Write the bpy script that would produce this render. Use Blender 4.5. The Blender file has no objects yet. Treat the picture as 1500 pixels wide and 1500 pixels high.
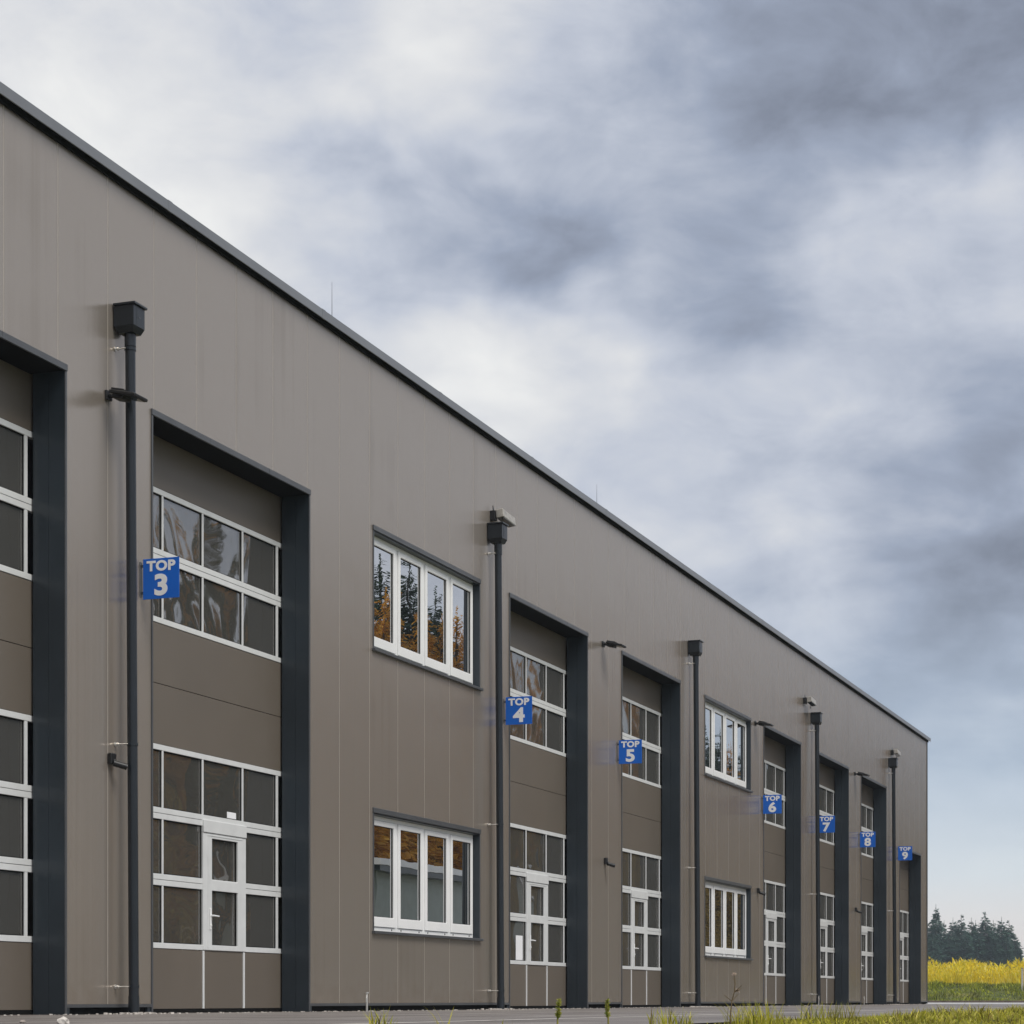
import bpy, math, random
import numpy as np
from mathutils import Vector, Matrix, noise as mnoise

random.seed(7)
rng = np.random.default_rng(7)
S = bpy.context.scene
COL = S.collection
R = math.radians

# ------------------------------------------------------------------ camera
ALPHA = math.atan(1155 / 3150)          # angle between the view axis and the long facade (facade runs along +X at y = 0)
CA, SA = math.cos(ALPHA), math.sin(ALPHA)
CAM = Vector((0, -12.17, 0.16))
cam_data = bpy.data.cameras.new('camera')
cam = bpy.data.objects.new('camera', cam_data)
COL.objects.link(cam)
cam.location = CAM
cam.rotation_euler = (R(90), 0, ALPHA - R(90))
cam_data.sensor_width = 36
cam_data.lens = 36 * 3150 / 1500
cam_data.shift_y = 714.2 / 1500
cam_data.clip_start = 0.05
cam_data.clip_end = 5000
S.camera = cam

# ------------------------------------------------------------------ sky
world = bpy.data.worlds.new('World')
S.world = world
world.use_nodes = True
world.cycles.sampling_method = 'MANUAL'
world.cycles.sample_map_resolution = 512


def sky_dir(x, y):
    """world direction of a cloud seen at that bearing and height"""
    a = (x - 750) / 3150
    b = (1464.2 - y) / 3150
    return Vector((CA + a * SA, SA - a * CA, b)).normalized()


def build_sky():
    nt = world.node_tree
    N, L = nt.nodes, nt.links
    N.clear()

    def math_n(op, a, b=None, clamp=False):
        n = N.new('ShaderNodeMath'); n.operation = op; n.use_clamp = clamp
        for i, v in enumerate((a, b)):
            if v is None: continue
            if isinstance(v, (int, float)): n.inputs[i].default_value = v
            else: L.new(v, n.inputs[i])
        return n.outputs[0]

    def vec(op, a, b):
        n = N.new('ShaderNodeVectorMath'); n.operation = op
        for i, v in enumerate((a, b)):
            if isinstance(v, (tuple, Vector)): n.inputs[i].default_value = tuple(v)
            else: L.new(v, n.inputs[i])
        return n.outputs['Value'] if op in ('DISTANCE', 'DOT_PRODUCT') else n.outputs[0]

    tc = N.new('ShaderNodeTexCoord')
    d = tc.outputs['Generated']
    # cloud deck: direction projected on a flat layer, so that it flattens towards the horizon
    sep = N.new('ShaderNodeSeparateXYZ'); L.new(d, sep.inputs[0])
    zz = math_n('ADD', math_n('MAXIMUM', sep.outputs[2], 0.0), 0.16)
    com = N.new('ShaderNodeCombineXYZ')
    L.new(math_n('DIVIDE', sep.outputs[0], zz), com.inputs[0])
    L.new(math_n('DIVIDE', sep.outputs[1], zz), com.inputs[1])
    def noise(vecsock, scale, detail, rough, dist=0.0):
        n = N.new('ShaderNodeTexNoise')
        L.new(vecsock, n.inputs['Vector'])
        n.inputs['Scale'].default_value = scale; n.inputs['Detail'].default_value = detail
        n.inputs['Roughness'].default_value = rough; n.inputs['Distortion'].default_value = dist
        return n
    deck = noise(com.outputs[0], 2.1, 5, 0.52, 0.5).outputs[0]
    # wisps in the direction itself, stretched sideways
    st = vec('MULTIPLY', d, (1, 1, 1.8))
    wisp = noise(st, 15, 8, 0.60, 0.35).outputs[0]
    warp_n = noise(st, 9, 3, 0.55)
    warp = vec('SUBTRACT', warp_n.outputs['Color'], (0.5, 0.5, 0.5))
    warp = vec('MULTIPLY', warp, (0.16, 0.16, 0.13))
    dd = vec('MULTIPLY', vec('ADD', d, warp), (1, 1, 1.25))
    v = math_n('ADD', math_n('MULTIPLY', math_n('SUBTRACT', deck, 0.5), 0.50), 0.59)
    v = math_n('ADD', v, math_n('MULTIPLY', math_n('SUBTRACT', wisp, 0.5), 0.56))
    # brighter and darker masses of the cloud cover: (bearing x, height y, angular radius px, strength)
    masses = [(40, 80, 230, .24), (300, 250, 150, .18), (640, 90, 130, .30), (720, 600, 130, .20), (1050, 640, 160, .12),
              (860, 490, 90, .18), (1380, 330, 120, .22), (1080, 230, 120, .14), 
              (1420, 40, 240, -.30), (1120, 70, 170, -.16), (600, 290, 120, -.22), (1120, 400, 130, -.26), (790, 330, 110, -.18), (430, 60, 80, -.14),
              (1430, 880, 190, -.28), (1480, 720, 120, -.10), (1480, 560, 100, -.06)]
    for (x, y, r, s) in masses:
        c = sky_dir(x, y)
        t = vec('DISTANCE', dd, (c.x, c.y, c.z * 1.25))
        w = math_n('EXPONENT', math_n('MULTIPLY', math_n('MULTIPLY', t, t), -0.5 / (r / 3150) ** 2))
        v = math_n('ADD', v, math_n('MULTIPLY', w, s * 1.2))
    ramp = N.new('ShaderNodeValToRGB')
    L.new(v, ramp.inputs[0])
    e = ramp.color_ramp
    e.elements[0].position = 0.10; e.elements[0].color = (0.135, 0.150, 0.190, 1)
    e.elements[1].position = 1.0; e.elements[1].color = (0.70, 0.70, 0.69, 1)
    for p, c in ((0.38, (0.275, 0.312, 0.392)), (0.60, (0.44, 0.468, 0.535)), (0.82, (0.595, 0.602, 0.618))):
        q = e.elements.new(p); q.color = (*c, 1)
    # paler, warm air just over the horizon and a thin blue veil higher up
    hz = N.new('ShaderNodeMapRange'); hz.interpolation_type = 'SMOOTHSTEP'
    L.new(sep.outputs[2], hz.inputs[0])
    hz.inputs[1].default_value = 0.21; hz.inputs[2].default_value = 0.02
    hz.inputs[3].default_value = 0.0; hz.inputs[4].default_value = 0.85
    hcol = N.new('ShaderNodeValToRGB')
    L.new(math_n('MULTIPLY', sep.outputs[2], 8.0), hcol.inputs[0])
    h = hcol.color_ramp
    h.elements[0].position = 0.2; h.elements[0].color = (0.74, 0.67, 0.62, 1)
    h.elements[1].position = 0.85; h.elements[1].color = (0.38, 0.475, 0.58, 1)
    q = h.elements.new(0.45); q.color = (0.60, 0.65, 0.68, 1)
    mix = N.new('ShaderNodeMixRGB')
    L.new(hz.outputs[0], mix.inputs[0]); L.new(ramp.outputs[0], mix.inputs[1]); L.new(hcol.outputs[0], mix.inputs[2])
    sky = N.new('ShaderNodeTexSky'); sky.sky_type = 'NISHITA'; sky.sun_disc = False
    sky.sun_elevation = R(52); sky.sun_rotation = R(203)
    b1 = N.new('ShaderNodeBackground'); L.new(mix.outputs[0], b1.inputs[0]); b1.inputs[1].default_value = 0.68
    b2 = N.new('ShaderNodeBackground'); L.new(sky.outputs[0], b2.inputs[0]); b2.inputs[1].default_value = 0.004
    add = N.new('ShaderNodeAddShader'); L.new(b1.outputs[0], add.inputs[0]); L.new(b2.outputs[0], add.inputs[1])
    out = N.new('ShaderNodeOutputWorld'); L.new(add.outputs[0], out.inputs[0])


build_sky()

sun_data = bpy.data.lights.new('sun', 'SUN')
sun_data.energy = 1.5
sun_data.angle = R(28)
sun_data.color = (1.0, 0.95, 0.87)
sun = bpy.data.objects.new('sun', sun_data)
COL.objects.link(sun)
sun.rotation_euler = Vector((-0.26, -0.66, 1.05)).to_track_quat('Z', 'Y').to_euler()

S.view_settings.view_transform = 'Standard'
S.view_settings.look = 'None'
S.view_settings.gamma = 1.0
S.view_settings.use_curve_mapping = False
S.view_settings.exposure = 0.83
S.render.engine = 'CYCLES'
S.cycles.max_bounces = 6
S.cycles.diffuse_bounces = 3
S.cycles.glossy_bounces = 4
S.cycles.volume_bounces = 0
S.cycles.use_denoising = True


# ------------------------------------------------------------------ helpers
class MB:
    """collects shapes; build() links them as one mesh object"""
    def __init__(s): s.v, s.f, s.sm = [], [], []

    def add(s, vs, fs, smooth=False):
        o = len(s.v)
        s.v += [tuple(p) for p in vs]
        s.f += [tuple(i + o for i in f) for f in fs]
        s.sm += [smooth] * len(fs)
        return s

    def box(s, x0, x1, y0, y1, z0, z1, b=0.0, M=None):
        """box, with chamfered edges when b > 0"""
        if b <= 0:
            vs = [Vector((x, y, z)) for x in (x0, x1) for y in (y0, y1) for z in (z0, z1)]
            fs = [(0, 1, 3, 2), (4, 6, 7, 5), (0, 4, 5, 1), (2, 3, 7, 6), (0, 2, 6, 4), (1, 5, 7, 3)]
        else:
            X, Y, Z = (x0, x1), (y0, y1), (z0, z1)
            vs, idx = [], {}
            for i in (0, 1):
                for j in (0, 1):
                    for k in (0, 1):
                        sx, sy, sz = (1, -1)[i], (1, -1)[j], (1, -1)[k]
                        for ax in range(3):
                            p = [X[i] + sx * b, Y[j] + sy * b, Z[k] + sz * b]
                            p[ax] = (X[i], Y[j], Z[k])[ax]
                            idx[i, j, k, ax] = len(vs); vs.append(Vector(p))
            fs = []
            g = lambda i, j, k, a: idx[i, j, k, a]
            for i in (0, 1):
                fs.append([g(i, 0, 0, 0), g(i, 1, 0, 0), g(i, 1, 1, 0), g(i, 0, 1, 0)])
                fs.append([g(0, i, 0, 1), g(1, i, 0, 1), g(1, i, 1, 1), g(0, i, 1, 1)])
                fs.append([g(0, 0, i, 2), g(1, 0, i, 2), g(1, 1, i, 2), g(0, 1, i, 2)])
            for i in (0, 1):
                for j in (0, 1):
                    fs.append([g(i, j, 0, 0), g(i, j, 1, 0), g(i, j, 1, 1), g(i, j, 0, 1)])
                    fs.append([g(i, 0, j, 0), g(i, 1, j, 0), g(i, 1, j, 2), g(i, 0, j, 2)])
                    fs.append([g(0, i, j, 1), g(1, i, j, 1), g(1, i, j, 2), g(0, i, j, 2)])
                    for k in (0, 1):
                        fs.append([g(i, j, k, 0), g(i, j, k, 1), g(i, j, k, 2)])
            c = Vector(((x0 + x1) / 2, (y0 + y1) / 2, (z0 + z1) / 2))
            out = []
            for f in fs:                                   # orient outwards
                n = (vs[f[1]] - vs[f[0]]).cross(vs[f[2]] - vs[f[0]])
                m = sum((vs[q] for q in f), Vector()) / len(f) - c
                out.append(tuple(f) if n.dot(m) > 0 else tuple(reversed(f)))
            fs = out
        if M is not None: vs = [M @ p for p in vs]
        return s.add(vs, fs)

    def tube(s, p0, p1, r0, r1=None, n=14, caps=True, smooth=True):
        p0, p1 = Vector(p0), Vector(p1)
        r1 = r0 if r1 is None else r1
        q = (p1 - p0).to_track_quat('Z', 'Y')
        a = [q @ Vector((math.cos(2 * math.pi * i / n), math.sin(2 * math.pi * i / n), 0)) for i in range(n)]
        s.add([p0 + v * r0 for v in a] + [p1 + v * r1 for v in a], [(i, (i + 1) % n, n + (i + 1) % n, n + i) for i in range(n)], smooth)
        if caps:
            s.add([p0 + v * r0 for v in a], [tuple(reversed(range(n)))])
            s.add([p1 + v * r1 for v in a], [tuple(range(n))])
        return s

    def mesh(s, name, mat):
        me = bpy.data.meshes.new(name)
        me.from_pydata(s.v, [], s.f)
        me.polygons.foreach_set('use_smooth', s.sm)
        if mat: me.materials.append(mat)
        me.update()
        return me

    def build(s, name, mat, parent=None, loc=(0, 0, 0)):
        return link(name, s.mesh(name, mat), parent, loc)


def link(name, me, parent=None, loc=(0, 0, 0)):
    o = bpy.data.objects.new(name, me)
    COL.objects.link(o)
    o.location = loc
    if parent: o.parent = parent
    return o


def empty(name, loc=(0, 0, 0), parent=None):
    o = bpy.data.objects.new(name, None)
    COL.objects.link(o)
    o.location = loc
    o.empty_display_size = 0.2
    if parent: o.parent = parent
    return o


def tag(o, label=None, cat=None, group=None, kind=None):
    for k, v in (('label', label), ('category', cat), ('group', group), ('kind', kind)):
        if v: o[k] = v
    return o


def copy_tree(o, parent=None):
    c = o.copy()
    COL.objects.link(c)
    c.parent = parent
    for ch in o.children: copy_tree(ch, c)
    return c


# ------------------------------------------------------------------ materials
def new_mat(name):
    m = bpy.data.materials.new(name)
    m.use_nodes = True
    nt = m.node_tree
    return m, nt.nodes, nt.links, nt.nodes['Principled BSDF']


def plain(name, col, rough=0.5, metal=0.0, vary=0.08, scale=3.0, bump=0.0, bscale=60, ior=1.5, stretch=(1, 1, 1)):
    m, N, L, B = new_mat(name)
    geo = N.new('ShaderNodeNewGeometry')
    mp = N.new('ShaderNodeMapping'); mp.inputs['Scale'].default_value = stretch
    L.new(geo.outputs['Position'], mp.inputs['Vector'])
    no = N.new('ShaderNodeTexNoise'); no.inputs['Scale'].default_value = scale; no.inputs['Detail'].default_value = 5
    L.new(mp.outputs[0], no.inputs['Vector'])
    r = N.new('ShaderNodeValToRGB'); L.new(no.outputs[0], r.inputs[0])
    lo = tuple(c * (1 - vary) for c in col); hi = tuple(min(1, c * (1 + vary)) for c in col)
    r.color_ramp.elements[0].position = 0.3; r.color_ramp.elements[0].color = (*lo, 1)
    r.color_ramp.elements[1].position = 0.7; r.color_ramp.elements[1].color = (*hi, 1)
    L.new(r.outputs[0], B.inputs['Base Color'])
    B.inputs['Roughness'].default_value = rough
    B.inputs['Metallic'].default_value = metal
    B.inputs['IOR'].default_value = ior
    if bump:
        nb = N.new('ShaderNodeTexNoise'); nb.inputs['Scale'].default_value = bscale; nb.inputs['Detail'].default_value = 4
        L.new(mp.outputs[0], nb.inputs['Vector'])
        bp = N.new('ShaderNodeBump'); bp.inputs['Strength'].default_value = 1; bp.inputs['Distance'].default_value = bump
        L.new(nb.outputs[0], bp.inputs['Height']); L.new(bp.outputs[0], B.inputs['Normal'])
    return m


def wall_sheet():
    """coated steel sandwich panel: satin paint on fine vertical ribs, so its sheen is drawn out sideways"""
    m, N, L, B = new_mat('coated_wall_sheet')
    geo = N.new('ShaderNodeNewGeometry')
    mp = N.new('ShaderNodeMapping'); mp.inputs['Scale'].default_value = (6, 6, 0.05)
    L.new(geo.outputs['Position'], mp.inputs['Vector'])
    n1 = N.new('ShaderNodeTexNoise'); n1.inputs['Scale'].default_value = 1.3; n1.inputs['Detail'].default_value = 6
    L.new(mp.outputs[0], n1.inputs['Vector'])
    n2 = N.new('ShaderNodeTexNoise'); n2.inputs['Scale'].default_value = 0.55; n2.inputs['Detail'].default_value = 4
    L.new(geo.outputs['Position'], n2.inputs['Vector'])
    add = N.new('ShaderNodeMath'); add.operation = 'ADD'
    L.new(n1.outputs[0], add.inputs[0]); L.new(n2.outputs[0], add.inputs[1])
    oi = N.new('ShaderNodeObjectInfo')
    ad2 = N.new('ShaderNodeMath'); ad2.operation = 'MULTIPLY_ADD'
    L.new(oi.outputs['Random'], ad2.inputs[0]); ad2.inputs[1].default_value = 0.22; L.new(add.outputs[0], ad2.inputs[2])
    r = N.new('ShaderNodeValToRGB'); L.new(ad2.outputs[0], r.inputs[0])
    r.color_ramp.elements[0].position = 0.75; r.color_ramp.elements[0].color = (0.335, 0.290, 0.245, 1)
    r.color_ramp.elements[1].position = 1.5; r.color_ramp.elements[1].color = (0.375, 0.328, 0.282, 1)
    L.new(r.outputs[0], B.inputs['Base Color'])
    B.inputs['Roughness'].default_value = 0.24
    B.inputs['Metallic'].default_value = 0.55
    B.inputs['Anisotropic'].default_value = 0.85
    t = N.new('ShaderNodeCombineXYZ'); t.inputs[0].default_value = 1.0
    L.new(t.outputs[0], B.inputs['Tangent'])
    mp2 = N.new('ShaderNodeMapping'); mp2.inputs['Scale'].default_value = (14, 1, 0.10)
    L.new(geo.outputs['Position'], mp2.inputs['Vector'])
    nb = N.new('ShaderNodeTexNoise'); nb.inputs['Scale'].default_value = 1.0; nb.inputs['Detail'].default_value = 3
    L.new(mp2.outputs[0], nb.inputs['Vector'])
    bp = N.new('ShaderNodeBump'); bp.inputs['Distance'].default_value = 0.0022
    bg = N.new('ShaderNodeTexNoise'); bg.inputs['Scale'].default_value = 1.1; bg.inputs['Detail'].default_value = 1
    L.new(geo.outputs['Position'], bg.inputs['Vector'])
    hs = N.new('ShaderNodeMath'); hs.operation = 'MULTIPLY_ADD'; hs.inputs[1].default_value = 2.6
    L.new(bg.outputs[0], hs.inputs[0]); L.new(nb.outputs[0], hs.inputs[2])
    L.new(hs.outputs[0], bp.inputs['Height']); L.new(bp.outputs[0], B.inputs['Normal'])
    sx = N.new('ShaderNodeSeparateXYZ'); L.new(geo.outputs['Position'], sx.inputs[0])
    sp = N.new('ShaderNodeTexNoise'); sp.inputs['Scale'].default_value = 5; sp.inputs['Detail'].default_value = 6
    L.new(geo.outputs['Position'], sp.inputs['Vector'])
    ht = N.new('ShaderNodeMath'); ht.operation = 'MULTIPLY_ADD'; ht.inputs[1].default_value = 1.1; ht.inputs[2].default_value = -0.15
    L.new(sp.outputs[0], ht.inputs[0])
    df = N.new('ShaderNodeMath'); df.operation = 'SUBTRACT'; L.new(ht.outputs[0], df.inputs[0]); L.new(sx.outputs[2], df.inputs[1])
    mr = N.new('ShaderNodeMapRange'); L.new(df.outputs[0], mr.inputs[0]); mr.inputs[1].default_value = 0.0; mr.inputs[2].default_value = 0.4; mr.inputs[4].default_value = 0.5
    dm = N.new('ShaderNodeMixRGB'); L.new(mr.outputs[0], dm.inputs[0]); L.new(r.outputs[0], dm.inputs[1]); dm.inputs[2].default_value = (0.30, 0.25, 0.20, 1)
    L.new(dm.outputs[0], B.inputs['Base Color'])
    return m


def glazing(name, base, ior, rough, warp, wscale, clear=0.0):
    m, N, L, B = new_mat(name)
    B.inputs['Base Color'].default_value = (*base, 1)
    B.inputs['Roughness'].default_value = rough
    B.inputs['IOR'].default_value = ior
    geo = N.new('ShaderNodeNewGeometry')
    if warp:
        no = N.new('ShaderNodeTexNoise'); no.inputs['Scale'].default_value = wscale; no.inputs['Detail'].default_value = 1.5
        no.inputs['Distortion'].default_value = 0.6
        L.new(geo.outputs['Position'], no.inputs['Vector'])
        bp = N.new('ShaderNodeBump'); bp.inputs['Distance'].default_value = warp
        L.new(no.outputs[0], bp.inputs['Height']); L.new(bp.outputs[0], B.inputs['Normal'])
    if clear:
        tr = N.new('ShaderNodeBsdfTransparent'); tr.inputs[0].default_value = (0.92, 0.90, 0.86, 1)
        mx = N.new('ShaderNodeMixShader'); mx.inputs[0].default_value = clear
        L.new(B.outputs[0], mx.inputs[1]); L.new(tr.outputs[0], mx.inputs[2])
        L.new(mx.outputs[0], N['Material Output'].inputs[0])
    return m


def leaf_mat(name, cols, transl=0.25, rough=0.6, patch=None):
    m, N, L, B = new_mat(name)
    geo = N.new('ShaderNodeNewGeometry')
    r = N.new('ShaderNodeValToRGB'); L.new(geo.outputs['Random Per Island'], r.inputs[0])
    e = r.color_ramp
    e.elements[0].color = (*cols[0], 1); e.elements[1].color = (*cols[-1], 1)
    for i, c in enumerate(cols[1:-1]):
        q = e.elements.new((i + 1) / (len(cols) - 1)); q.color = (*c, 1)
    col = r.outputs[0]
    if patch:                                               # noise patches blended towards a second colour
        no = N.new('ShaderNodeTexNoise'); no.inputs['Scale'].default_value = patch[1]; no.inputs['Detail'].default_value = 3
        L.new(geo.outputs['Position'], no.inputs['Vector'])
        mr = N.new('ShaderNodeMapRange'); L.new(no.outputs[0], mr.inputs[0]); mr.inputs[1].default_value = 0.50; mr.inputs[2].default_value = 0.62; mr.inputs[4].default_value = 0.8
        pm = N.new('ShaderNodeMixRGB'); L.new(mr.outputs[0], pm.inputs[0]); L.new(col, pm.inputs[1]); pm.inputs[2].default_value = (*patch[0], 1)
        col = pm.outputs[0]
    L.new(col, B.inputs['Base Color'])
    B.inputs['Roughness'].default_value = rough
    B.inputs['Specular IOR Level'].default_value = 0.25
    tr = N.new('ShaderNodeBsdfTranslucent'); L.new(col, tr.inputs[0])
    mx = N.new('ShaderNodeMixShader'); mx.inputs[0].default_value = transl
    L.new(B.outputs[0], mx.inputs[1]); L.new(tr.outputs[0], mx.inputs[2])
    L.new(mx.outputs[0], N['Material Output'].inputs[0])
    return m


M_WALL = wall_sheet()
M_JOINT = plain('joint_sealant', (0.38, 0.34, 0.295), 0.5)
M_DARK = plain('anthracite_sheet', (0.026, 0.035, 0.044), 0.28, vary=0.15, scale=1.2, bump=0.0006, bscale=2.5)
M_TRIM = plain('grey_flashing', (0.07, 0.074, 0.08), 0.36, vary=0.12)
M_FASCIA = plain('fascia_sheet', (0.17, 0.178, 0.195), 0.36, vary=0.10, scale=0.8)
M_PIPE = plain('anthracite_pipe', (0.011, 0.015, 0.020), 0.30, vary=0.1)
M_DOOR = plain('door_panel_paint', (0.140, 0.118, 0.095), 0.42, vary=0.05, scale=0.9, bump=0.0004, bscale=40)
M_ALU = plain('anodised_aluminium', (0.68, 0.69, 0.685), 0.38, vary=0.05, scale=5)
M_WHITE = plain('white_window_plastic', (0.87, 0.87, 0.86), 0.35, vary=0.03)
M_ACRYL = glazing('wavy_acrylic_pane', (0.15, 0.145, 0.132), 5.0, 0.02, 0.036, 0.8, 0.48)
M_GLASS = glazing('window_glass', (0.012, 0.014, 0.013), 10.0, 0.0, 0.0008, 1.2)
M_BLACK = plain('black_plastic', (0.008, 0.008, 0.009), 0.45)
M_LENS = plain('lamp_glass', (0.03, 0.032, 0.035), 0.1)
M_ZINC = plain('zinc_fitting', (0.62, 0.61, 0.58), 0.35, metal=0.6)
M_SILVER = plain('grey_metal_housing', (0.36, 0.34, 0.31), 0.4, vary=0.25, scale=14)
M_BLUE = plain('blue_sign_paint', (0.000, 0.125, 0.60), 0.5, vary=0.04)
M_LETTER = plain('white_lettering', (0.90, 0.90, 0.91), 0.4, vary=0.02)
M_SEAL_SHADE = plain('seal_and_shade_black', (0.009, 0.009, 0.009), 0.9, ior=1.2)  # rubber black; also paints shade on door soffits and under the fascia
M_ROOF = plain('roof_membrane', (0.20, 0.20, 0.20), 0.8)

# ------------------------------------------------------------------ ground
def smooth(a, b, t):
    t = min(1, max(0, (t - a) / (b - a)))
    return t * t * (3 - 2 * t)


def ground_z(x, y):
    z = -0.03
    # lawn in front falls away towards the photographer
    if x < 112:
        z -= 1.3 * smooth(-8.9, -13.5, y) * (1 - smooth(60, 100, x))
    # bank beyond the yard, falling again towards the wood
    z += 0.95 * smooth(112.4, 122, x) - 0.9 * smooth(150, 240, x)
    z += 0.10 * mnoise.noise(Vector((x * 0.22, y * 0.22, 0))) * smooth(113, 118, x)
    # low hills far away
    if x > 420:
        h = smooth(430, 700, x) * (11 + 9 * mnoise.noise(Vector((x * 0.004, y * 0.004, 3))))
        z += h * smooth(-60, -10, -abs(y - 34) * 0.25 + 0)
    return z


def build_ground():
    xs = sorted(set([-1500, -600, -200, -80, -40] + list(np.arange(-20, 112, 2.0)) + list(np.arange(111.6, 160, 1.2)) + list(np.arange(160, 460, 12.0)) + list(np.arange(460, 900, 25.0)) + [1000, 1400, 2500]))
    ys = sorted(set([-1500, -600, -300, -150, -80, -40, -25, -18] + list(np.arange(-16, -7.9, 0.5)) + list(np.arange(-6, 60, 2.5)) + [70, 90, 120, 200, 400, 800, 1500]))
    vs = [(x, y, ground_z(x, y)) for x in xs for y in ys]
    n = len(ys)
    fs = [(i * n + j, (i + 1) * n + j, (i + 1) * n + j + 1, i * n + j + 1) for i in range(len(xs) - 1) for j in range(n - 1)]
    m, N, L, B = new_mat('meadow_soil')
    geo = N.new('ShaderNodeNewGeometry')
    no = N.new('ShaderNodeTexNoise'); no.inputs['Scale'].default_value = 0.5; no.inputs['Detail'].default_value = 8
    L.new(geo.outputs['Position'], no.inputs['Vector'])
    r = N.new('ShaderNodeValToRGB'); L.new(no.outputs[0], r.inputs[0])
    e = r.color_ramp
    e.elements[0].position = 0.3; e.elements[0].color = (0.035, 0.048, 0.012, 1)
    e.elements[1].position = 0.72; e.elements[1].color = (0.17, 0.16, 0.035, 1)
    q = e.elements.new(0.52); q.color = (0.085, 0.105, 0.02, 1)
    # brown autumn woodland cover on the far hills
    sp = N.new('ShaderNodeSeparateXYZ'); L.new(geo.outputs['Position'], sp.inputs[0])
    mr = N.new('ShaderNodeMapRange'); L.new(sp.outputs[0], mr.inputs[0]); mr.inputs[1].default_value = 380; mr.inputs[2].default_value = 450
    mx = N.new('ShaderNodeMixRGB'); L.new(mr.outputs[0], mx.inputs[0]); L.new(r.outputs[0], mx.inputs[1]); mx.inputs[2].default_value = (0.16, 0.105, 0.06, 1)
    L.new(mx.outputs[0], B.inputs['Base Color'])
    B.inputs['Roughness'].default_value = 0.95
    mb = MB(); mb.add(vs, fs, True)
    tag(mb.build('ground', m), kind='structure')


build_ground()


def asphalt():
    m, N, L, B = new_mat('worn_asphalt')
    geo = N.new('ShaderNodeNewGeometry')
    n1 = N.new('ShaderNodeTexNoise'); n1.inputs['Scale'].default_value = 0.7; n1.inputs['Detail'].default_value = 8
    n2 = N.new('ShaderNodeTexNoise'); n2.inputs['Scale'].default_value = 90; n2.inputs['Detail'].default_value = 3
    for n in (n1, n2): L.new(geo.outputs['Position'], n.inputs['Vector'])
    r = N.new('ShaderNodeValToRGB'); L.new(n1.outputs[0], r.inputs[0])
    r.color_ramp.elements[0].position = 0.3; r.color_ramp.elements[0].color = (0.17, 0.150, 0.136, 1)
    r.color_ramp.elements[1].position = 0.7; r.color_ramp.elements[1].color = (0.30, 0.272, 0.25, 1)
    mp = N.new('ShaderNodeMapping'); mp.inputs['Scale'].default_value = (0.10, 1.6, 1)
    L.new(geo.outputs['Position'], mp.inputs['Vector'])
    n3 = N.new('ShaderNodeTexNoise'); n3.inputs['Scale'].default_value = 1.2; n3.inputs['Detail'].default_value = 6
    L.new(mp.outputs[0], n3.inputs['Vector'])
    r3 = N.new('ShaderNodeValToRGB'); L.new(n3.outputs[0], r3.inputs[0])
    r3.color_ramp.elements[0].position = 0.35; r3.color_ramp.elements[0].color = (0.55, 0.53, 0.52, 1)
    r3.color_ramp.elements[1].position = 0.62; r3.color_ramp.elements[1].color = (1, 1, 1, 1)
    m3 = N.new('ShaderNodeMixRGB'); m3.blend_type = 'MULTIPLY'; m3.inputs[0].default_value = 1
    L.new(r.outputs[0], m3.inputs[1]); L.new(r3.outputs[0], m3.inputs[2])
    mx = N.new('ShaderNodeMixRGB'); mx.blend_type = 'OVERLAY'; mx.inputs[0].default_value = 0.6
    L.new(m3.outputs[0], mx.inputs[1]); L.new(n2.outputs[0], mx.inputs[2])
    L.new(mx.outputs[0], B.inputs['Base Color'])
    B.inputs['Roughness'].default_value = 0.5
    bp = N.new('ShaderNodeBump'); bp.inputs['Distance'].default_value = 0.006
    L.new(n2.outputs[0], bp.inputs['Height']); L.new(bp.outputs[0], B.inputs['Normal'])
    return m


M_ASPH = asphalt()
# yard: strip along the hall, opening into the cross road beyond its far end
mb = MB()
edge = [(-30 + i * 1.5, -8.35 + 0.12 * mnoise.noise(Vector((i * 0.7, 0, 0)))) for i in range(87)]
n = len(edge)
mb.add([(x, y, 0) for x, y in edge] + [(x, 0.5, 0) for x, y in edge], [(i, i + 1, n + i + 1, n + i) for i in range(n - 1)])
tag(mb.build('pavement', M_ASPH), kind='structure')
# cross road beyond the far end of the hall, paler than the yard
M_ROAD = plain('pale_road_surface', (0.47, 0.46, 0.45), 0.55, vary=0.15, scale=1.5, bump=0.002, bscale=40)
mb = MB()
mb.add([(76.2, -60, 0.004), (112, -60, 0.004), (112, 60, 0.004), (76.2, 60, 0.004)], [(0, 1, 2, 3)])
tag(mb.build('road', M_ROAD), kind='structure')
M_PAINT = plain('worn_line_paint', (0.62, 0.58, 0.54), 0.6, vary=0.35, scale=9)
mb = MB()
mb.add([(-20, -6.52, 0.004), (76.1, -6.52, 0.004), (76.1, -6.40, 0.004), (-20, -6.40, 0.004)], [(0, 1, 2, 3)])
tag(mb.build('road_line', M_PAINT), kind='structure')
for x in (20.4, 26.6, 32.4, 38.2, 44.4, 50.0, 56.1, 62.2, 68.4, 74.4):
    mb = MB()
    mb.add([(x - 0.05, -6.40, 0.0042), (x + 0.05, -6.40, 0.0042), (x + 0.05, -1.7, 0.0042), (x - 0.05, -1.7, 0.0042)], [(0, 1, 2, 3)])
    tag(mb.build('road_line', M_PAINT), kind='structure')
# kerb along the far side of the cross road
M_KERB = plain('concrete_kerb', (0.14, 0.11, 0.085), 0.85, vary=0.3, scale=4, bump=0.004)
mb = MB()
for i in range(60):
    mb.box(112.0, 112.18, -60 + i * 2 + 0.01, -58 + i * 2 - 0.01, -0.1, 0.11, 0.012)
tag(mb.build('kerb', M_KERB), kind='structure')

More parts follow.
